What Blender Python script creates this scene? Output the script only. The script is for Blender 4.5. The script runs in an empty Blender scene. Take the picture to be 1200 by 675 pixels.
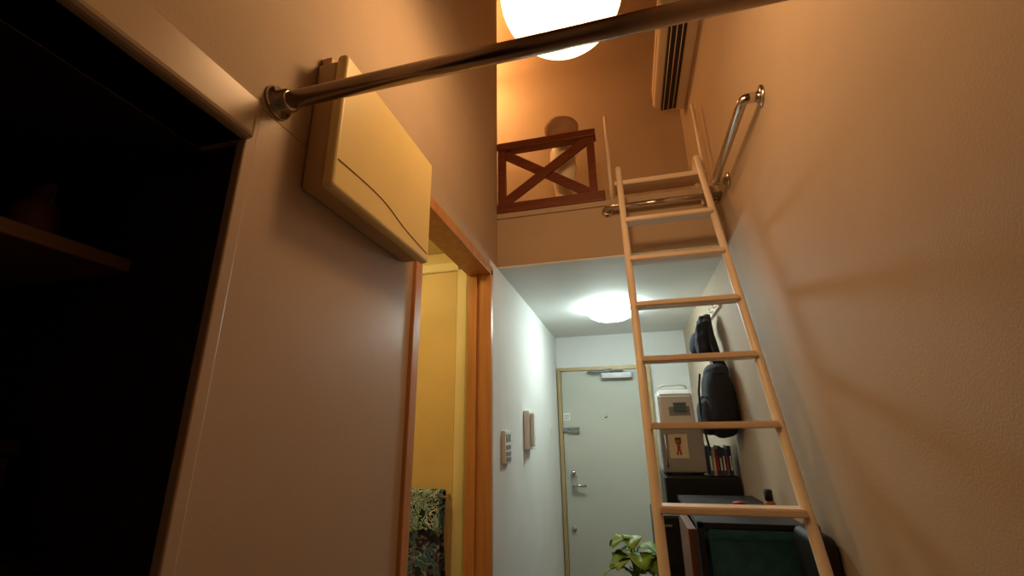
import bpy, bmesh, math, random
from mathutils import Vector, Matrix
random.seed(4)
H = 1.42   # camera height; all coordinates below are relative to the eye level, shifted up at the end
C = bpy.context.scene.collection

# ------------------------------------------------------------------ materials
def mat(name, col, rough=0.6, metal=0.0, noise=0.06, scale=8.0, bump=0.0, bscale=60.0, emis=None, estr=0.0, coat=0.0, trans=0.0):
    m = bpy.data.materials.new(name); m.use_nodes = True
    nt = m.node_tree; b = nt.nodes['Principled BSDF']
    b.inputs['Roughness'].default_value = rough
    b.inputs['Metallic'].default_value = metal
    b.inputs['Coat Weight'].default_value = coat
    tc = nt.nodes.new('ShaderNodeTexCoord')
    n = nt.nodes.new('ShaderNodeTexNoise'); n.inputs['Scale'].default_value = scale; n.inputs['Detail'].default_value = 4
    nt.links.new(tc.outputs['Object'], n.inputs['Vector'])
    r = nt.nodes.new('ShaderNodeValToRGB')
    lo = [max(0, c*(1-noise)) for c in col]; hi = [min(1, c*(1+noise)) for c in col]
    r.color_ramp.elements[0].color = (*lo, 1); r.color_ramp.elements[1].color = (*hi, 1)
    r.color_ramp.elements[0].position = .3; r.color_ramp.elements[1].position = .7
    nt.links.new(n.outputs['Fac'], r.inputs['Fac']); nt.links.new(r.outputs['Color'], b.inputs['Base Color'])
    if bump > 0:
        n2 = nt.nodes.new('ShaderNodeTexNoise'); n2.inputs['Scale'].default_value = bscale; n2.inputs['Detail'].default_value = 3
        nt.links.new(tc.outputs['Object'], n2.inputs['Vector'])
        bp = nt.nodes.new('ShaderNodeBump'); bp.inputs['Strength'].default_value = bump; bp.inputs['Distance'].default_value = .004
        nt.links.new(n2.outputs['Fac'], bp.inputs['Height']); nt.links.new(bp.outputs['Normal'], b.inputs['Normal'])
    if emis:
        b.inputs['Emission Color'].default_value = (*emis, 1); b.inputs['Emission Strength'].default_value = estr
    return m

def wood(name, c1, c2, rough=0.45, axis=2, scale=14):
    m = bpy.data.materials.new(name); m.use_nodes = True
    nt = m.node_tree; b = nt.nodes['Principled BSDF']; b.inputs['Roughness'].default_value = rough
    tc = nt.nodes.new('ShaderNodeTexCoord'); mp = nt.nodes.new('ShaderNodeMapping')
    s = [scale]*3; s[axis] = scale*0.08; mp.inputs['Scale'].default_value = s
    n = nt.nodes.new('ShaderNodeTexNoise'); n.inputs['Scale'].default_value = 3; n.inputs['Detail'].default_value = 6; n.inputs['Distortion'].default_value = .6
    r = nt.nodes.new('ShaderNodeValToRGB'); r.color_ramp.elements[0].color = (*c1, 1); r.color_ramp.elements[1].color = (*c2, 1)
    r.color_ramp.elements[0].position = .35; r.color_ramp.elements[1].position = .65
    nt.links.new(tc.outputs['Object'], mp.inputs['Vector']); nt.links.new(mp.outputs['Vector'], n.inputs['Vector'])
    nt.links.new(n.outputs['Fac'], r.inputs['Fac']); nt.links.new(r.outputs['Color'], b.inputs['Base Color'])
    return m

def patterned(name, cols, scale=30, kind='VOR'):
    m = bpy.data.materials.new(name); m.use_nodes = True
    nt = m.node_tree; b = nt.nodes['Principled BSDF']; b.inputs['Roughness'].default_value = .95
    tc = nt.nodes.new('ShaderNodeTexCoord')
    n = nt.nodes.new('ShaderNodeTexNoise'); n.inputs['Scale'].default_value = scale; n.inputs['Detail'].default_value = .5; n.inputs['Distortion'].default_value = 1.8
    nt.links.new(tc.outputs['Object'], n.inputs['Vector'])
    r = nt.nodes.new('ShaderNodeValToRGB'); r.color_ramp.interpolation = 'CONSTANT'
    el = r.color_ramp.elements
    el[0].position = 0; el[0].color = (*cols[0], 1); el[1].position = .40; el[1].color = (*cols[1], 1)
    k = .40
    for c in cols[2:]:
        k += .055; e = el.new(k); e.color = (*c, 1)
    nt.links.new(n.outputs['Fac'], r.inputs['Fac']); nt.links.new(r.outputs['Color'], b.inputs['Base Color'])
    return m

def glass_globe(name, col, strength, mix):
    m = bpy.data.materials.new(name); m.use_nodes = True
    nt = m.node_tree; nt.nodes.clear()
    out = nt.nodes.new('ShaderNodeOutputMaterial'); mx = nt.nodes.new('ShaderNodeMixShader')
    tr = nt.nodes.new('ShaderNodeBsdfTransparent'); em = nt.nodes.new('ShaderNodeEmission')
    em.inputs['Color'].default_value = (*col, 1); em.inputs['Strength'].default_value = strength
    mx.inputs[0].default_value = mix
    nt.links.new(tr.outputs[0], mx.inputs[1]); nt.links.new(em.outputs[0], mx.inputs[2]); nt.links.new(mx.outputs[0], out.inputs[0])
    return m

M = {}
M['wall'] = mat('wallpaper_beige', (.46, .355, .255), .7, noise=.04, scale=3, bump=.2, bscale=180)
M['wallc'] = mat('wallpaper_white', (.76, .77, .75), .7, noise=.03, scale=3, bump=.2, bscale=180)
M['panel'] = mat('panel_laminate', (.50, .39, .30), .34, noise=.04, scale=3, bump=.08, bscale=90)
M['lintel'] = mat('lintel_laminate', (.50, .385, .27), .26, noise=.04, scale=3)
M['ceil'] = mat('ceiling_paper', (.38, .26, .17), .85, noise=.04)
M['floor'] = wood('floor_wood', (.16, .09, .05), (.24, .14, .08), .4, axis=1)
M['jamb'] = wood('jamb_wood', (.50, .22, .075), (.60, .29, .11), .38, axis=2, scale=10)
M['rail'] = wood('railing_wood', (.12, .030, .011), (.17, .046, .017), .4, axis=0)
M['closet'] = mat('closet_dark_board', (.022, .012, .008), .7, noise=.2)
M['shelf'] = wood('closet_shelf_wood', (.2, .12, .065), (.27, .165, .09), .5, axis=1)
M['box'] = mat('breaker_plastic', (.86, .70, .31), .4, noise=.02)
M['boxside'] = mat('breaker_base_plastic', (.58, .41, .21), .45, noise=.03)
M['groove'] = mat('groove_brown', (.22, .13, .05), .6)
M['steel'] = mat('chrome_steel', (.62, .57, .52), .16, 1.0, noise=.03)
M['steeld'] = mat('pipe_steel', (.42, .33, .27), .25, 1.0, noise=.05, scale=20)
M['ladder'] = mat('ladder_cream_paint', (.80, .70, .59), .35, noise=.04)
M['step'] = wood('ladder_step_wood', (.76, .62, .49), (.84, .72, .59), .4, axis=0)
M['door'] = mat('entrance_door_paint', (.50, .51, .44), .45, noise=.03, scale=2)
M['dframe'] = mat('door_frame_metal', (.46, .34, .17), .4, .1)
M['bathdoor'] = mat('bath_door_yellow', (.74, .58, .27), .5, noise=.03)
M['bathtrim'] = mat('bath_trim', (.88, .80, .52), .45, noise=.03)
M['bathwall'] = mat('bath_wall', (.76, .64, .36), .6, noise=.03)
M['white'] = mat('white_plastic', (.80, .80, .76), .35, noise=.03)
M['cream'] = mat('cream_plastic', (.72, .60, .45), .35, noise=.03)
M['grey'] = mat('grey_plastic', (.25, .26, .27), .4)
M['lcd'] = mat('lcd_screen', (.10, .16, .19), .2)
M['silver'] = mat('silver_body', (.42, .42, .42), .35, .35, noise=.05)
M['black'] = mat('black_plastic', (.010, .010, .011), .45, noise=.2)
M['cloth'] = mat('black_fabric', (.010, .011, .020), .9, noise=.4, scale=30, bump=.6, bscale=90)
M['cloth2'] = mat('charcoal_fabric', (.022, .028, .046), .9, noise=.4, scale=30, bump=.6, bscale=90)
M['blanket'] = mat('brown_blanket', (.06, .035, .02), .9, noise=.3, scale=20, bump=.4, bscale=90)
M['teal'] = mat('teal_fabric', (.026, .13, .19), .8, noise=.25, scale=20, bump=.3, bscale=200)
M['brown'] = wood('brown_board', (.14, .055, .03), (.2, .085, .045), .5)
M['red'] = mat('red_plastic', (.5, .03, .02), .4)
M['orange'] = mat('orange_plastic', (.35, .13, .03), .4)
M['paper'] = mat('note_paper', (.80, .68, .50), .8)
M['pot'] = mat('terracotta', (.32, .13, .07), .7, noise=.15)
M['soil'] = mat('soil', (.03, .02, .012), 1.0, noise=.5, scale=60)
M['leaf'] = mat('leaf_green', (.20, .38, .055), .45, noise=.3, scale=14)
M['shade'] = mat('brown_shade', (.42, .25, .15), .8, noise=.1)
M['ceramic'] = mat('pale_ceramic', (.84, .76, .62), .5, noise=.05)
M['towelA'] = patterned('towel_paisley', [(.010, .018, .025), (.32, .62, .68), (.010, .018, .025), (.65, .80, .9), (.01, .018, .025), (.3, .6, .7)], 19)
M['towelB'] = patterned('towel_dark_multi', [(.012, .03, .06), (.16, .09, .14), (.04, .16, .32), (.35, .42, .6), (.012, .03, .06), (.04, .2, .35)], 17)
M['globe'] = glass_globe('lamp_globe_glass', (1.0, .60, .30), 8.0, .5)
M['disc'] = mat('corridor_lamp_glow', (.9, .9, .9), .5, emis=(.83, 1.0, .95), estr=40)
M['bathlamp'] = mat('bath_lamp_glow', (.9, .9, .8), .5, emis=(1.0, .73, .28), estr=24)
M['loftfill'] = mat('loft_fill_glow', (.9, .8, .6), .5, emis=(1.0, .49, .16), estr=46)  # glow of the added, unseen loft fill light

# ------------------------------------------------------------------ helpers
def empty(name):
    e = bpy.data.objects.new(name, None); e.empty_display_size = .1; C.objects.link(e); return e
def link(bm, name, m, parent=None, smooth=False):
    me = bpy.data.meshes.new(name)
    bmesh.ops.recalc_face_normals(bm, faces=bm.faces[:])
    bm.to_mesh(me); bm.free()
    ms = m if isinstance(m, (list, tuple)) else [m]
    for k in ms: me.materials.append(k)
    if smooth:
        for p in me.polygons: p.use_smooth = True
    o = bpy.data.objects.new(name, me); C.objects.link(o)
    if parent: o.parent = parent
    return o
def addbox(bm, a, b, mi=0):
    x0, y0, z0 = a; x1, y1, z1 = b
    v = [bm.verts.new(p) for p in [(x0,y0,z0),(x1,y0,z0),(x1,y1,z0),(x0,y1,z0),(x0,y0,z1),(x1,y0,z1),(x1,y1,z1),(x0,y1,z1)]]
    for f in [(0,3,2,1),(4,5,6,7),(0,1,5,4),(1,2,6,5),(2,3,7,6),(3,0,4,7)]:
        fc = bm.faces.new([v[i] for i in f]); fc.material_index = mi
def box(name, x0, x1, y0, y1, z0, z1, m, parent=None, bev=0.0, seg=3):
    bm = bmesh.new(); addbox(bm, (x0,y0,z0), (x1,y1,z1))
    if bev > 0: bmesh.ops.bevel(bm, geom=bm.edges[:], offset=bev, segments=seg, affect='EDGES', profile=.5)
    return link(bm, name, m, parent, smooth=False)
def boxes(name, lst, m, parent=None, bev=0.0):
    bm = bmesh.new()
    for l in lst: addbox(bm, (l[0],l[2],l[4]), (l[1],l[3],l[5]), l[6] if len(l) > 6 else 0)
    if bev > 0: bmesh.ops.bevel(bm, geom=bm.edges[:], offset=bev, segments=2, affect='EDGES')
    return link(bm, name, m, parent)
def sweep(name, pts, r, m, parent=None, n=16, rad=None, flat=1.0):
    pts = [Vector(p) for p in pts]; bm = bmesh.new(); rings = []
    up = Vector((0, 0, 1)); t0 = (pts[1]-pts[0]).normalized()
    if abs(t0.dot(up)) > .95: up = Vector((1, 0, 0))
    nrm = (up - t0*up.dot(t0)).normalized()
    for i, p in enumerate(pts):
        if i == 0: t = t0
        elif i == len(pts)-1: t = (pts[i]-pts[i-1]).normalized()
        else: t = ((pts[i]-pts[i-1]).normalized()+(pts[i+1]-pts[i]).normalized()).normalized()
        nrm = (nrm - t*nrm.dot(t)).normalized(); bn = t.cross(nrm)
        rr = rad[i] if rad else r
        rings.append([bm.verts.new(p + nrm*rr*math.cos(2*math.pi*k/n) + bn*rr*flat*math.sin(2*math.pi*k/n)) for k in range(n)])
    for a, b in zip(rings, rings[1:]):
        for k in range(n): bm.faces.new((a[k], a[(k+1)%n], b[(k+1)%n], b[k]))
    bm.faces.new(rings[0][::-1]); bm.faces.new(rings[-1])
    o = link(bm, name, m, parent, smooth=True)
    return o
def lathe(name, prof, cen, m, parent=None, axis='Z', n=40):
    bm = bmesh.new(); rings = []
    cen = Vector(cen)
    for (r, h) in prof:
        ring = []
        for k in range(n):
            a = 2*math.pi*k/n; x, y = max(r, .0004)*math.cos(a), max(r, .0004)*math.sin(a)
            v = {'Z': Vector((x, y, h)), 'X': Vector((h, x, y)), 'Y': Vector((x, h, y))}[axis]
            ring.append(bm.verts.new(cen+v))
        rings.append(ring)
    for a, b in zip(rings, rings[1:]):
        for k in range(n): bm.faces.new((a[k], a[(k+1)%n], b[(k+1)%n], b[k]))
    bm.faces.new(rings[0][::-1]); bm.faces.new(rings[-1])
    return link(bm, name, m, parent, smooth=True)
def extrude(name, prof, axis, a0, a1, m, parent=None, bev=0.0):
    bm = bmesh.new()
    def P(p, a): return {'Y': (p[0], a, p[1]), 'X': (a, p[0], p[1]), 'Z': (p[0], p[1], a)}[axis]
    A = [bm.verts.new(P(p, a0)) for p in prof]; B = [bm.verts.new(P(p, a1)) for p in prof]
    n = len(prof)
    for i in range(n): bm.faces.new((A[i], A[(i+1)%n], B[(i+1)%n], B[i]))
    bm.faces.new(A[::-1]); bm.faces.new(B)
    if bev > 0: bmesh.ops.bevel(bm, geom=bm.edges[:], offset=bev, segments=2, affect='EDGES')
    return link(bm, name, m, parent)
def blob(name, cen, size, m, parent=None, e=3.0, lump=0.0, taper=0.0, seg=28, seed=0):
    bm = bmesh.new(); bmesh.ops.create_uvsphere(bm, u_segments=seg*2, v_segments=seg, radius=1)
    rnd = random.Random(seed); ph = [rnd.uniform(0, 6) for _ in range(6)]
    for v in bm.verts:
        p = v.co
        k = (abs(p.x)**e+abs(p.y)**e+abs(p.z)**e)**(-1/e); p *= k
        l = 1+lump*(math.sin(5*p.x+ph[0])*math.sin(6*p.y+ph[1])+.6*math.sin(9*p.z+ph[2]+3*p.y))
        tp = 1+taper*(-p.z)
        v.co = Vector((cen[0]+p.x*l*tp*size[0]/2, cen[1]+p.y*l*tp*size[1]/2, cen[2]+p.z*l*size[2]/2))
    return link(bm, name, m, parent, smooth=True)
def ico(name, cen, r, m, parent=None, sc=(1,1,1)):
    bm = bmesh.new(); bmesh.ops.create_uvsphere(bm, u_segments=48, v_segments=32, radius=r)
    for v in bm.verts: v.co = Vector((v.co.x*sc[0]+cen[0], v.co.y*sc[1]+cen[1], v.co.z*sc[2]+cen[2]))
    return link(bm, name, m, parent, smooth=True)

XL, XR, T = -.70, .60, .11
FZ = -1.42; CZ = 3.50; YB = -1.6; YL = 2.455; YF = 4.70; UC = .94; LF = 1.30; YLB = 3.20
CLY0, CLY1, LZ = -.75, .616, .56
DY0, DY1, DZ = 1.39, 2.30, .872
# ------------------------------------------------------------------ room shell
box('floor', -2.4, XR+T, YB-T, YF+T, FZ-.1, FZ, M['floor'])
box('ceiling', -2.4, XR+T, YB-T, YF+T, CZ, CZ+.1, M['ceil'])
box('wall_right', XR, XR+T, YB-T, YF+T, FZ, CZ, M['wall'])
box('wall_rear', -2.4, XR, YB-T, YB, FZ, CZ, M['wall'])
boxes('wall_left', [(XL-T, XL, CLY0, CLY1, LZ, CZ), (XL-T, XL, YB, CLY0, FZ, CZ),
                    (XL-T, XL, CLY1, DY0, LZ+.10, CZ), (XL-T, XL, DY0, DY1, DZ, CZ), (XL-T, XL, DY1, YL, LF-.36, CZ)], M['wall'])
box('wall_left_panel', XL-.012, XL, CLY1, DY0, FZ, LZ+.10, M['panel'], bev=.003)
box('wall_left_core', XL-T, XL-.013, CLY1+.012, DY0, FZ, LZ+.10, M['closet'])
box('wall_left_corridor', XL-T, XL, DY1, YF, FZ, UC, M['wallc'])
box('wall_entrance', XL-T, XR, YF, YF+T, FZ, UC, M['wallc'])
box('wall_outer_left', -2.4-T, -2.4, YB-T, YF+T, FZ, CZ, M['wall'])
boxes('wall_loft', [(-2.4, XR, YLB, YLB+T, LF, CZ), (-2.4, XL-T, YL-T, YL, LF, CZ)], M['wall'])
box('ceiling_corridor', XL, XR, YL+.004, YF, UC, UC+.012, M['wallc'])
box('floor_loft', XL, XR, YL, YF, UC+.012, LF, M['wall'])
box('floor_loft_side', -2.4, XL-T, YL-T, YF, 1.12, LF, M['wall'])
box('trim_loft_edge', XL, XR, YL-.012, YL, LF-.035, LF+.004, M['wall'], bev=.004)
# closet
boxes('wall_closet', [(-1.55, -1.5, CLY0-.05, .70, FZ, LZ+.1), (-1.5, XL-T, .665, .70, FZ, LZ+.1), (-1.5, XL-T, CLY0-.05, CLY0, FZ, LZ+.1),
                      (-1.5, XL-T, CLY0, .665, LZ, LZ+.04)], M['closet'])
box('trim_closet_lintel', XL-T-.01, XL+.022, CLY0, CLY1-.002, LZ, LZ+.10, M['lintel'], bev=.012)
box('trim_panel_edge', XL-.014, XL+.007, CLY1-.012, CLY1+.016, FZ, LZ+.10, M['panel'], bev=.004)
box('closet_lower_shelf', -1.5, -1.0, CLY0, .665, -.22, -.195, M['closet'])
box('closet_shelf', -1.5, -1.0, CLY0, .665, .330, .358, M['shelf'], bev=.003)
# bathroom shell
boxes('wall_bathroom', [(-1.9, XL-T, 2.46, 2.50, FZ, 1.12), (-1.94, -1.9, 1.1, 2.5, FZ, 1.12), (-1.9, XL-T, 1.1, 1.14, FZ, 1.12)], M['bathwall'])
box('ceiling_bathroom', -1.94, XL-T, 1.1, 2.5, 1.08, 1.118, M['bathwall'])
# doorway wood jambs
g = empty('door_frame_bathroom')
box('jamb_far', XL-T-.012, XL+.014, DY1-.028, DY1+.012, FZ, DZ, M['jamb'], g, bev=.003)
box('jamb_near', XL-T-.012, XL+.014, DY0-.03, DY0+.02, FZ, DZ, M['jamb'], g, bev=.003)
box('head', XL-T-.012, XL+.014, DY0-.03, DY1+.012, DZ-.03, DZ+.02, M['jamb'], g, bev=.003)
box('stop_strip', XL-T+.02, XL-T+.045, DY1-.04, DY1-.028, FZ, DZ-.03, M['jamb'], g)
# bathroom inner door on the far wall
g = empty('door_bathroom')
boxes('frame', [(-.947, -.885, 2.425, 2.46, FZ, .99), (-1.80, -.885, 2.425, 2.46, .945, 1.0), (-1.80, -1.75, 2.425, 2.46, FZ, .95)], M['bathtrim'], g, bev=.004)
box('leaf', -1.75, -.950, 2.435, 2.46, FZ+.01, .943, M['bathdoor'], g, bev=.003)
# towels on a towel bar fixed on that door
g = empty('hanging_towels')
sweep('bar', [(-1.32, 2.432, -.325), (-1.32, 2.375, -.325), (-.965, 2.375, -.325), (-.965, 2.432, -.325)], .008, M['steel'], g)
def towel(name, x0, x1, yb, ztop, zf, zb, m, amp, ph):
    bm = bmesh.new(); nx, L = 40, []
    R = .02
    path = [(yb-R, zf + (ztop-zf)*i/24) for i in range(25)] + [(yb-R*math.cos(a), ztop+R*math.sin(a)) for a in [math.pi*i/8 for i in range(1, 8)]] + [(yb+R, ztop-(ztop-zb)*i/10) for i in range(11)]
    for j, (y, z) in enumerate(path):
        row = []
        for i in range(nx+1):
            u = i/nx; d = max(0, (ztop-z))
            k = min(1, d*4)
            yy = y - k*amp*(.6+.6*math.sin(u*17+ph)+.4*math.sin(u*31+2*ph+z*3)) if y < yb else y
            row.append(bm.verts.new((x0+(x1-x0)*u + .012*k*math.sin(z*9+ph), yy, z + .008*math.sin(u*9+ph)*(k))))
        L.append(row)
    for a, b in zip(L, L[1:]):
        for i in range(nx): bm.faces.new((a[i], a[i+1], b[i+1], b[i]))
    o = link(bm, name, m, g, smooth=True)
    s = o.modifiers.new('s', 'SOLIDIFY'); s.thickness = .006
    return o
towel('towel_paisley', -1.27, -.985, 2.365, -.305, -.48, -.5, M['towelA'], .02, 1.0)
towel('towel_long', -1.29, -.972, 2.380, -.315, -1.0, -.7, M['towelB'], .012, 2.2)
lathe('bath_ceiling_lamp', [(0, -.09), (.08, -.08), (.13, -.05), (.14, 0)], (-1.35, 1.75, 1.08), M['bathlamp'])

# ------------------------------------------------------------------ entrance door (far wall)
g = empty('door_1')
dx0, dx1, dzt = -.655, .20, .575
yd = YF
boxes('frame', [(dx0-.035, dx0, yd-.05, yd, FZ, dzt+.035), (dx1, dx1+.035, yd-.05, yd, FZ, dzt+.035), (dx0, dx1, yd-.05, yd, dzt, dzt+.035)], M['dframe'], g, bev=.003)
box('leaf', dx0+.003, dx1-.003, yd-.035, yd, FZ+.01, dzt-.003, M['door'], g, bev=.003)
hx, hz = dx0+.085, -.505
box('escutcheon', hx-.028, hx+.028, yd-.043, yd-.035, hz-.06, hz+.09, M['silver'], g, bev=.003)
sweep('lever', [(hx, yd-.04, hz), (hx, yd-.09, hz), (hx+.02, yd-.097, hz), (hx+.12, yd-.097, hz-.003)], .012, M['steel'], g)
lathe('thumbturn', [(0, -.03), (.02, -.03), (.022, 0)], (hx, yd-.04, hz+.11), M['steel'], g, axis='Y')
lathe('lower_lock', [(0, -.022), (.018, -.022), (.022, 0)], (hx-.02, yd-.035, hz-.38), M['grey'], g, axis='Y')
boxes('door_guard', [(dx0+.0, dx0+.07, yd-.055, yd-.035, -.02, .02), (dx0+.05, dx0+.16, yd-.065, yd-.05, -.03, -.016), (dx0+.05, dx0+.16, yd-.065, yd-.05, .008, .022), (dx0+.15, dx0+.165, yd-.065, yd-.035, -.03, .022)], M['grey'], g, bev=.002)
box('label', dx0+.01, dx0+.075, yd-.038, yd-.035, .09, .16, M['white'], g)
boxes('label_text', [(dx0+.018, dx0+.067, yd-.039, yd-.0375, .10+.018*i, .108+.018*i) for i in range(3)], M['grey'], g)
lathe('peephole', [(0, -.01), (.014, -.01), (.016, 0)], ((dx0+dx1)/2, yd-.035, .12), M['steel'], g, axis='Y')
box('closer_body', -.24, .06, yd-.10, yd-.035, .48, .54, M['silver'], g, bev=.008)
sweep('closer_arm', [(-.16, yd-.08, .545), (-.34, yd-.13, .552), (-.14, yd-.05, .575)], .009, M['grey'], g)
sweep('closer_arm_rod', [(-.38, yd-.07, .553), (-.02, yd-.075, .563)], .009, M['grey'], g)

# corridor ceiling lamp
g = empty('ceiling_light')
lathe('base', [(0, 0), (.16, 0), (.162, -.012), (.15, -.022), (0, -.022)][::-1], (-.07, 3.56, UC), M['white'], g)
lathe('diffuser', [(0, -.115), (.07, -.112), (.125, -.100), (.168, -.078), (.185, -.052), (.180, -.022), (.0, -.018)], (-.07, 3.56, UC), M['disc'], g)

# ------------------------------------------------------------------ wall devices in corridor
g = empty('intercom')
box('body', XL, XL+.04, 3.08, 3.28, -.125, .13, M['white'], g, bev=.006)
box('handset', XL+.04, XL+.068, 3.10, 3.16, -.105, .115, M['white'], g, bev=.010)
box('speaker', XL+.04, XL+.043, 3.18, 3.255, .03, .10, M['grey'], g)
box('button', XL+.04, XL+.045, 3.19, 3.235, -.06, -.03, M['silver'], g)
g = empty('water_heater_remote')
box('body', XL, XL+.022, 2.52, 2.655, -.175, .0, M['white'], g, bev=.005)
box('screen', XL+.022, XL+.024, 2.54, 2.635, -.06, -.02, M['lcd'], g)
boxes('buttons', [(XL+.022, XL+.026, 2.54+.035*i, 2.565+.035*i, z, z+.022) for i in range(3) for z in (-.10, -.135, -.165)], M['grey'], g)
g = empty('light_switch')
box('plate', XL, XL+.008, 4.10, 4.17, -.07, .05, M['white'], g, bev=.002)
box('rocker', XL+.008, XL+.013, 4.12, 4.15, -.04, .02, M['cream'], g, bev=.002)

# ------------------------------------------------------------------ breaker box on left wall
g = empty('breaker_box')
bx0, bx1 = XL, XL+.092; by0, by1 = .765, 1.29; bz0, bz1 = .535, .915
box('base', bx0, bx0+.062, by0+.008, by1-.008, bz0+.008, bz1-.008, M['boxside'], g, bev=.010)
box('cover', bx0+.060, bx1, by0, by1, bz0, bz1, M['box'], g, bev=.012, seg=4)
pts = []
for i in range(40):
    t = i/39; y = by0+.012+(by1-by0-.03)*t
    z = bz0+.075 - .018*t - .028*(1/(1+math.exp(-(t-.55)*14))) + .012*math.sin(t*3.1)
    pts.append((bx1+.0003, y, z))
sweep('lid_line', pts, .0018, M['groove'], g, n=8)
box('wall_plate', bx0, bx0+.03, by0+.02, by0+.10, bz1-.012, bz1+.022, M['boxside'], g, bev=.005)

# ------------------------------------------------------------------ hanging pole across the room
g = empty('hanging_pole')
py, pz, pz2 = .671, .702, .716
sweep('pole', [(XL+.01, py, pz), (XR-.01, py, pz2)], .0185, M['steeld'], g, n=32)
for nm, x, s, zz in (('flange_a', XL, 1, pz), ('flange_b', XR, -1, pz2)):
    lathe(nm, [(0, 0), (.036, 0), (.037, .004*s), (.034, .010*s), (.026, .014*s), (.025, .035*s), (.019, .037*s), (0, .037*s)], (x, py, zz), M['steel'], g, axis='X')

# ------------------------------------------------------------------ pendant globe lamp
g = empty('pendant_lamp')
LC = (-.10, 1.13, 1.392)
ico('globe', LC, .202, M['globe'], g)
R = .208; prof = [(R*math.cos(a), R*math.sin(a)) for a in [math.radians(d) for d in (32, 40, 50, 60, 70, 80)]] + [(.012, R+.03), (0, R+.03)]
lathe('added_light_blocker_cap', prof, LC, M['steeld'], g)  # unseen opaque cap, added to block upward light and darken the upper walls
sweep('cord', [(LC[0], LC[1], LC[2]+.22), (LC[0], LC[1], CZ-.03)], .004, M['white'], g, n=8)
lathe('ceiling_rose', [(0, -.04), (.04, -.035), (.05, 0), (0, 0)], (LC[0], LC[1], CZ), M['white'], g)
ld = bpy.data.lights.new('bulb', 'POINT'); ld.energy = 32; ld.color = (1.0, .54, .22); ld.shadow_soft_size = .10
lo = bpy.data.objects.new('bulb', ld); C.objects.link(lo); lo.location = LC; lo.parent = g
g = empty('added_loft_fill')  # made-up fill light, kept out of view, added to brighten the loft back wall
lathe('shade', [(0, -.10), (.12, -.09), (.19, -.06), (.21, 0), (0, .01)], (-1.15, 2.80, 3.05), M['loftfill'], g)
sweep('cord', [(-1.15, 2.80, 3.05), (-1.15, 2.80, CZ)], .006, M['white'], g, n=8)

# ------------------------------------------------------------------ loft railing
g = empty('loft_railing')
rx0, rx1, ry0, ry1, rz0, rz1 = XL+.005, -.065, YL-.005, YL+.035, LF+.004, 1.81
box('top_rail', rx0, rx1+.01, ry0-.018, ry1+.018, rz1-.05, rz1, M['rail'], g, bev=.004)
box('bottom_rail', rx0, rx1+.04, ry0-.018, ry1, rz0-.005, rz0+.06, M['rail'], g, bev=.004)
box('post_a', rx0, rx0+.05, ry0, ry1, rz0+.045, rz1-.035, M['rail'], g, bev=.003)
box('post_b', rx1-.05, rx1-.002, ry0, ry1, rz0+.045, rz1-.035, M['rail'], g, bev=.003)
def brace(name, a, b, w, y0, y1):
    a, b = Vector(a), Vector(b); d = (b-a).normalized(); n = Vector((-d.y, d.x))*w/2
    pr = [tuple(a+n), tuple(a-n), tuple(b-n), tuple(b+n)]
    extrude(name, pr, 'Y', y0, y1, M['rail'], g)
brace('brace_a', (rx0+.03, rz0+.065), (rx1-.035, rz1-.055), .06, ry0+.002, ry0+.018)
brace('brace_b', (rx0+.03, rz1-.055), (rx1-.035, rz0+.065), .06, ry0+.019, ry0+.035)

g = empty('table_lamp')
lx, ly = -.29, 2.66
lathe('base', [(0, LF), (.10, LF), (.10, LF+.02), (.06, LF+.05), (.06, LF+.2), (.09, LF+.38), (.085, LF+.52), (.04, LF+.60), (.03, LF+.66), (0, LF+.66)], (lx, ly, 0), M['ceramic'], g)
lathe('shade', [(.075, LF+.63), (.105, LF+.65), (.118, LF+.70), (.120, LF+.725), (.11, LF+.74), (0, LF+.745)], (lx, ly, 0), M['shade'], g)
blob('folded_blanket', (-.36, 3.0, LF+.085), (.5, .30, .17), M['blanket'], e=4, lump=.03)

# ------------------------------------------------------------------ loft ladder
g = empty('loft_ladder')
def LY(z): return 1.797+.42*z
lxa, lxb = .062, .503
def railpath(x):
    p = [(x, LY(z), z) for z in [FZ+.012 + i*(1.43-FZ-.012)/20 for i in range(21)]]
    y0, z0 = LY(1.43), 1.43
    for i in range(1, 13):
        a = math.pi*i/12
        p.append((x, y0+.045-.045*math.cos(a)+.01*i/12, z0+.062*math.sin(a)+.0))
    p.append((x, y0+.105, z0-.10))
    return p
for nm, x in (('rail_a', lxa), ('rail_b', lxb)):
    sweep(nm, railpath(x), .0175, M['ladder'], g, n=14)
for k in range(9):
    z = -1.03+.2595*k + .0
    y = LY(z)
    boxes('step_%d' % (k+1), [(lxa+.008, lxb-.008, y-.035, y+.045, z-.012, z+.012)], M['step'], g, bev=.004)
z = LF+.07
boxes('step_top', [(lxa-.03, lxb+.03, LY(z)+.01, YL+.06, z-.014, z+.014)], M['step'], g, bev=.004)
for x in (lxa, lxb):
    sweep('hook', [(x, LY(1.15), 1.15), (x, 2.36, 1.262), (x, 2.40, 1.262), (x, 2.432, 1.25), (x, 2.434, 1.19)], .009, M['ladder'], g, n=10)
    sweep('foot', [(x, LY(FZ+.02), FZ+.001), (x, LY(FZ+.02)+.002, FZ+.05)], .021, M['black'], g, n=14)
g = empty('loft_grab_posts')
for x, zt in ((.012, 1.95), (.548, 1.93)):
    sweep('post', [(x, YL+.03, LF), (x, YL+.045, LF+.3), (x, YL+.07, zt)], .010, M['ladder'], g, n=12)
    lathe('post_flange', [(0, 0), (.024, 0), (.024, .006), (.012, .012), (0, .012)], (x, YL+.03, LF), M['ladder'], g)

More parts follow.
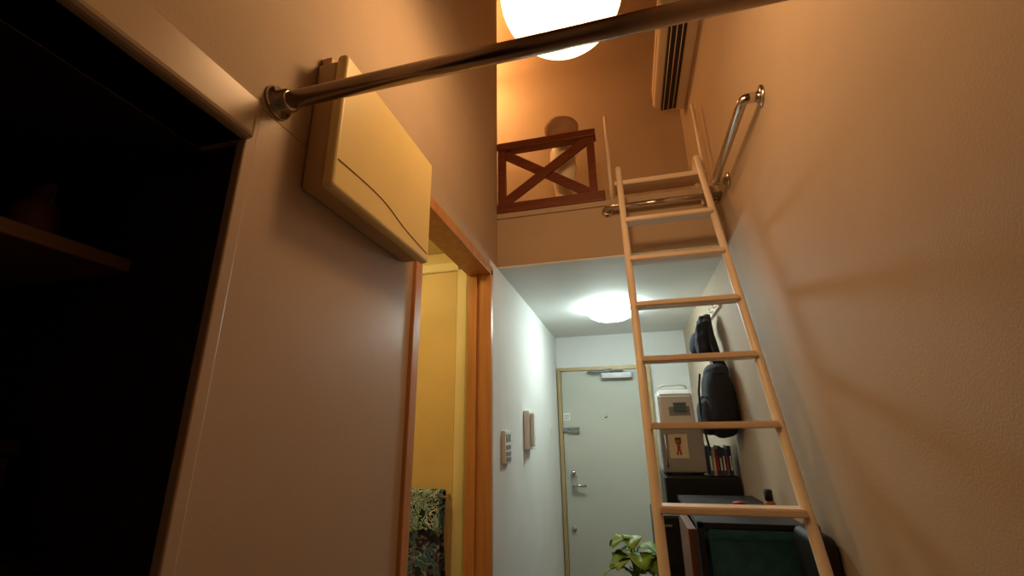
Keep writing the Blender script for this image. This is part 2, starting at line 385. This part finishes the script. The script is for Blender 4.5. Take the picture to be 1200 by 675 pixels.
g = empty('ladder_hook_bar')
bz, byy = 1.225, 2.40
sweep('bar', [(-.035, byy, bz), (XR-.002, byy, bz)], .0145, M['steel'], g, n=20)
for x in (-.02, .56):
    sweep('bracket', [(x, byy, bz), (x, YL-.001, bz)], .013, M['steel'], g)
    lathe('bracket_flange', [(0, 0), (.034, 0), (.034, -.006), (.018, -.012), (0, -.012)], (x, YL, bz), M['steel'], g, axis='Y')
g = empty('wall_handrail')
hz = 1.215; hx = XR-.065
sweep('bar', [(XR-.002, 1.61, hz), (hx+.02, 1.61, hz), (hx+.006, 1.615, hz), (hx, 1.63, hz), (hx, 1.7, hz), (hx, 2.15, hz), (hx, 2.22, hz), (hx+.006, 2.235, hz), (hx+.02, 2.24, hz), (XR-.002, 2.24, hz)], .020, M['steel'], g, n=20)
for y in (1.61, 2.24):
    lathe('flange', [(0, 0), (.042, 0), (.042, -.006), (.024, -.012), (0, -.012)], (XR, y, hz), M['steel'], g, axis='X')

# ------------------------------------------------------------------ air conditioner on right wall
g = empty('air_conditioner')
prof = [(XR, 2.28), (XR, 2.57), (.44, 2.57), (.405, 2.55), (.385, 2.50), (.380, 2.36), (.388, 2.335), (.43, 2.315), (.53, 2.285)]
extrude('body', prof, 'Y', 2.12, 3.02, M['cream'], g, bev=.004)
boxes('air_outlet', [(.430, .535, 2.15, 2.99, 2.278, 2.314)], M['black'], g)
for i in range(3):
    sweep('louver_%d' % i, [(.445+.033*i, 2.165, 2.276-.002*i), (.445+.033*i, 2.975, 2.276-.002*i)], .008, M['cream'], g, n=8, flat=.4)
boxes('panel_seam', [(.3785, .3805, 2.13, 3.01, 2.372, 2.376)], M['groove'], g)

# ------------------------------------------------------------------ right side: fridge + things
g = empty('mini_fridge')
fx0, fx1, fy0, fy1, fzt = .17, .585, 3.02, 3.5, -.27
box('body', fx0, fx1, fy0+.03, fy1, FZ+.02, fzt, M['black'], g, bev=.012)
box('door_upper', fx0, fx1, fy0, fy0+.028, -.80, fzt-.004, M['black'], g, bev=.010)
box('door_lower', fx0, fx1, fy0, fy0+.028, FZ+.04, -.81, M['black'], g, bev=.010)
boxes('feet', [(fx0+.03, fx0+.07, fy0+.05, fy0+.09, FZ, FZ+.021), (fx1-.07, fx1-.03, fy0+.05, fy0+.09, FZ, FZ+.021), (fx0+.03, fx0+.07, fy1-.09, fy1-.05, FZ, FZ+.021), (fx1-.07, fx1-.03, fy1-.09, fy1-.05, FZ, FZ+.021)], M['grey'], g)
g = empty('microwave_oven')
mx0, mx1, my0, my1, mz0, mz1 = .172, .425, 3.06, 3.42, -.262, .020
box('body', mx0, mx1, my0+.02, my1, mz0+.008, mz1, M['silver'], g, bev=.012)
box('front', mx0, mx1, my0, my0+.022, mz0+.006, mz1-.004, M['silver'], g, bev=.008)
boxes('feet', [(mx0+.02, mx0+.05, my0+.04, my0+.07, fzt, mz0+.01), (mx1-.05, mx1-.02, my0+.04, my0+.07, fzt, mz0+.01), (mx0+.02, mx0+.05, my1-.07, my1-.04, fzt, mz0+.01), (mx1-.05, mx1-.02, my1-.07, my1-.04, fzt, mz0+.01)], M['black'], g)
sweep('handle', [(mx0+.03, my0+.002, -.04), (mx0+.03, my0-.02, -.04), (mx0+.03, my0-.02, -.22), (mx0+.03, my0+.002, -.22)], .006, M['steel'], g)
g = empty('sticky_note')
box('paper', .22, .33, my0-.003, my0-.0005, -.175, -.035, M['paper'], g)
lathe('figure_head', [(0, -.002), (.018, -.002), (.018, 0)], (.275, my0-.003, -.080), M['orange'], g, axis='Y', n=20)
boxes('figure_hair', [(.258, .292, my0-.0055, my0-.0028, -.070, -.054)], M['brown'], g)
boxes('figure_body', [(.266, .285, my0-.005, my0-.003, -.135, -.100)], M['red'], g)
boxes('figure_legs', [(.262, .271, my0-.005, my0-.003, -.155, -.135), (.280, .289, my0-.005, my0-.003, -.155, -.135)], M['brown'], g)
g = empty('rice_cooker')
pr = [(3.07, mz1), (3.10, .205), (3.15, .24), (3.33, .24), (3.36, .20), (3.37, mz1)]
extrude('body', pr, 'X', .185, .395, M['white'], g, bev=.012)
extrude('display_panel', [(3.078, .075), (3.095, .17), (3.10, .17), (3.09, .075)], 'X', .245, .37, M['grey'], g)
extrude('display', [(3.0745, .10), (3.086, .155), (3.095, .155), (3.09, .10)], 'X', .275, .35, M['lcd'], g)
sweep('handle', [(.205, 3.2, .225), (.205, 3.2, .262), (.235, 3.2, .27), (.345, 3.2, .27), (.375, 3.2, .262), (.375, 3.2, .225)], .008, M['white'], g)
bk = empty('book_row')
cols = [(.05, .08, .25), (.45, .45, .45), (.12, .03, .03), (.03, .05, .15), (.05, .06, .12), (.08, .1, .3), (.02, .02, .03)]
x = .438
for i, c in enumerate(cols):
    m = mat('book_cover_%d' % i, c, .5); w = .018
    boxes('book_%d' % i, [(x, x+w-.001, 3.04, 3.18, fzt, fzt+.165-.008*(i % 3))], m, bk, bev=.0012)
    boxes('book_label_%d' % i, [(x+.004, x+w-.005, 3.0385, 3.0402, fzt+.03, fzt+.11-.01*(i % 2))], M['white'] if i % 3 != 2 else M['red'], bk)
    x += w

g = empty('storage_rack')
sx0, sx1, sy0, sy1, szt = .215, .59, 2.02, 2.80, -.345
boxes('posts', [(a, a+.022, b, b+.022, FZ, szt) for a in (sx0, sx1-.022) for b in (sy0, sy1-.022)], M['black'], g)
boxes('shelves', [(sx0, sx1, sy0, sy1, z-.02, z) for z in (szt, -.78, -1.2)], M['black'], g, bev=.002)
box('back_panel', sx0, sx1, sy1-.004, sy1, FZ+.2, szt-.02, M['black'], g)
g = empty('fabric_storage_bin')
boxes('body', [(.252, .562, 2.005, 2.45, -.778, -.372)], M['teal'], g, bev=.012)
boxes('rim', [(.250, .564, 2.002, 2.452, -.40, -.368)], M['teal'], g, bev=.006)
sweep('strap', [(.36, 2.002, -.55), (.37, 1.985, -.58), (.44, 1.985, -.58), (.45, 2.002, -.55)], .009, M['cloth'], g, flat=.5)
box('wooden_board', .180, .212, 2.03, 2.40, FZ, -.37, M['brown'], bev=.003)
g = empty('drawer_cabinet')
box('body', .07, .205, 2.62, 3.0, FZ, -.42, M['black'], g, bev=.006)
boxes('drawer_fronts', [(.075, .200, 2.61, 2.62, -.42-.245*(i+1)+.008, -.42-.245*i-.008) for i in range(4)], M['black'], g, bev=.003)
boxes('pulls', [(.115, .16, 2.60, 2.61, -.42-.245*i-.05, -.42-.245*i-.04) for i in range(4)], M['grey'], g, bev=.002)
g = empty('spray_bottle')
lathe('body', [(0, szt), (.022, szt), (.023, szt+.01), (.023, szt+.035), (.016, szt+.045), (.0, szt+.045)], (.548, 2.30, 0), M['orange'], g)
lathe('cap', [(0, szt+.04), (.017, szt+.04), (.017, szt+.085), (.011, szt+.09), (0, szt+.09)], (.548, 2.30, 0), M['black'], g)
g = empty('red_tin')
lathe('body', [(0, szt), (.025, szt), (.026, szt+.004), (.026, szt+.014), (0, szt+.014)], (.45, 2.42, 0), M['red'], g)
lathe('lid', [(0, szt+.014), (.027, szt+.014), (.027, szt+.021), (0, szt+.023)], (.45, 2.42, 0), M['red'], g)
g = empty('suitcase')
box('shell', .525, .595, 1.755, 1.97, FZ+.04, -.33, M['black'], g, bev=.026, seg=5)
sweep('handle', [(.560, 1.81, -.34), (.560, 1.81, -.315), (.560, 1.83, -.305), (.560, 1.90, -.305), (.560, 1.92, -.315), (.560, 1.92, -.34)], .008, M['black'], g, n=10)
for yy in (1.80, 1.93):
    for xx in (.54, .580):
        lathe('wheel', [(0, -.008), (.022, -.008), (.022, .008), (0, .008)], (xx, yy, FZ+.022), M['grey'], g, axis='X', n=20)

# ------------------------------------------------------------------ hooks, hat, backpack on right wall
g = empty('coat_hook_rack')
box('rail', XR-.018, XR, 2.86, 3.55, .70, .745, M['step'], g, bev=.003)
for y in (2.92, 3.05, 3.26, 3.45):
    sweep('hook', [(XR-.018, y, .72), (XR-.030, y, .712), (XR-.036, y, .715), (XR-.038, y, .735)], .004, M['steel'], g, n=10)
g = empty('backpack')
blob('body', (.513, 2.90, .14), (.165, .33, .39), M['cloth'], g, e=3.0, lump=.02, taper=.10, seed=2)
blob('front_pocket', (.44, 2.90, .06), (.10, .25, .20), M['cloth2'], g, e=2.8, lump=.02, seed=3)
blob('top_flap', (.52, 2.905, .31), (.13, .27, .10), M['cloth2'], g, e=2.4, lump=.03, seed=8)
sweep('flap_zip', [(.435, 2.79, .16), (.43, 2.84, .175), (.428, 2.90, .18), (.43, 2.96, .175), (.435, 3.01, .16)], .004, M['cloth2'], g, n=8)
for dy in (-.06, .06):
    sweep('shoulder_strap', [(.56, 2.90+dy, .32), (.535, 2.92+dy, .42), (.53, 2.97+dy*.6, .55), (.54, 3.03+dy*.2, .66), (.545, 3.05, .700)], .020, M['cloth'], g, n=10, flat=.35)
blob('side_pouch', (.495, 3.00, .52), (.10, .14, .23), M['cloth'], g, e=2.4, lump=.08, taper=.10, seed=4)
blob('rain_cover', (.52, 3.06, .63), (.08, .17, .13), M['cloth2'], g, e=2.2, lump=.12, seed=6)
sweep('dangling_strap', [(.42, 2.83, .30), (.40, 2.82, .2), (.395, 2.82, .08), (.41, 2.83, -.06), (.42, 2.835, -.12)], .006, M['cloth'], g, n=8)
g = empty('cap_hat')
def hat():
    bm = bmesh.new(); R = []
    prof = [(.118, -.005), (.120, .0), (.09, .006), (.087, .03), (.083, .065), (.065, .085), (.03, .094), (.001, .095)]
    rot = Matrix.Rotation(math.radians(-78), 4, 'Y') @ Matrix.Rotation(math.radians(8), 4, 'X'); n = 40
    for r, h in prof:
        ring = []
        for k in range(n):
            a = 2*math.pi*k/n
            wob = .008*math.sin(3*a) if r > .1 else 0
            v = rot @ Vector((r*math.cos(a), r*.85*math.sin(a), h+wob)); ring.append(bm.verts.new(v+Vector((.566, 3.45, .572))))
        R.append(ring)
    for a, b in zip(R, R[1:]):
        for k in range(n): bm.faces.new((a[k], a[(k+1)%n], b[(k+1)%n], b[k]))
    bm.faces.new(R[-1])
    o = link(bm, 'crown_and_brim', M['cloth'], g, smooth=True)
    s = o.modifiers.new('s', 'SOLIDIFY'); s.thickness = .003
hat()

# ------------------------------------------------------------------ potted plant on a stand
g = empty('potted_plant')
px, pyy, pzb = -.03, 2.22, -.82
lathe('pot', [(0, pzb), (.06, pzb), (.085, pzb+.13), (.092, pzb+.135), (.092, pzb+.155), (.08, pzb+.155), (.078, pzb+.14), (0, pzb+.14)], (px, pyy, 0), M['pot'], g)
lathe('soil', [(0, pzb+.138), (.079, pzb+.138), (.079, pzb+.148), (0, pzb+.150)], (px, pyy, 0), M['soil'], g)
def leaf(i, ang, reach, height, size):
    base = Vector((px, pyy, pzb+.145)); d = Vector((math.cos(ang), math.sin(ang), 0)); s = Vector((-d.y, d.x, 0))
    stem = []
    for k in range(8):
        t = k/7; stem.append(base + d*reach*t**1.6 + Vector((0, 0, height*(1-(1-t)**1.8))))
    sweep('stem_%d' % i, stem, .003, M['leaf'], g, n=6)
    tip = stem[-1]; bm = bmesh.new(); rows = []
    for k in range(13):
        t = k/12; w = size*.55*math.sin(math.pi*min(1, t**.7))**.7 if 0 < t < 1 else .0008
        c = tip + d*size*t + Vector((0, 0, size*(.25*t-.6*t*t)))
        rows.append([bm.verts.new(c + s*w*u + Vector((0, 0, abs(u)*w*.2 + .004*math.sin(9*t+u*3)))) for u in (-1, -.6, -.25, 0, .25, .6, 1)])
    for a, b in zip(rows, rows[1:]):
        for k in range(6): bm.faces.new((a[k], a[k+1], b[k+1], b[k]))
    o = link(bm, 'leaf_%d' % i, M['leaf'], g, smooth=True)
    sm = o.modifiers.new('s', 'SOLIDIFY'); sm.thickness = .0012
rl = random.Random(7)
for i in range(18):
    leaf(i, i*2.399+.4, rl.uniform(.01, .05), rl.uniform(.08, .26), rl.uniform(.075, .105))
g = empty('plant_stand')
lathe('top', [(0, pzb-.02), (.11, pzb-.02), (.115, pzb-.01), (.11, pzb), (0, pzb)], (px, pyy, 0), M['brown'], g)
for k in range(3):
    a = 2*math.pi*k/3+.3
    sweep('leg_%d' % k, [(px+.09*math.cos(a), pyy+.09*math.sin(a), pzb-.01), (px+.12*math.cos(a), pyy+.12*math.sin(a), FZ+.001)], .011, M['brown'], g, n=10)

# ------------------------------------------------------------------ closet contents
g = empty('closet_bottles')
for i, (x, y, h, r) in enumerate([(-1.12, .55, .13, .035), (-1.16, .46, .16, .03), (-1.1, .37, .11, .04), (-1.2, .60, .18, .03), (-1.15, .27, .15, .035)]):
    lathe('bottle_%d' % i, [(0, .358), (r, .358), (r*1.02, .358+h*.6), (r*.4, .358+h*.75), (r*.4, .358+h*.97), (0, .358+h)], (x, y, 0), M['grey'] if i % 2 else M['brown'], g, n=24)
g = empty('storage_box')
box('body', -1.42, -1.06, .25, .60, -.195, -.03, M['closet'], g, bev=.008)
box('lid', -1.425, -1.055, .245, .605, -.03, -.005, M['closet'], g, bev=.006)
sweep('handle', [(-1.06, .38, -.10), (-1.03, .39, -.11), (-1.03, .46, -.11), (-1.06, .47, -.10)], .005, M['steel'], g, n=8)

for o in list(C.objects):
    if o.parent is None: o.location.z += H

w = bpy.data.worlds.new('World'); bpy.context.scene.world = w; w.use_nodes = True
w.node_tree.nodes['Background'].inputs[0].default_value = (.02, .015, .01, 1)
w.node_tree.nodes['Background'].inputs[1].default_value = .3

cam = bpy.data.cameras.new('camera'); co = bpy.data.objects.new('camera', cam); C.objects.link(co)
right = Vector((.9692, .2457, -.01338)); up = Vector((.0871, -.2917, .9525)); back = Vector((.2301, -.9244, -.3043))
right.normalize(); back = right.cross(up).normalized(); up = back.cross(right).normalized()
mw = Matrix((right, up, back)).transposed().to_4x4(); mw.translation = Vector((0, 0, H))
co.matrix_world = mw
cam.sensor_width = 36; cam.lens = 523/1200*36; cam.clip_start = .02
bpy.context.scene.camera = co
bpy.context.scene.view_settings.view_transform = 'Standard'
bpy.context.scene.view_settings.exposure = -.1
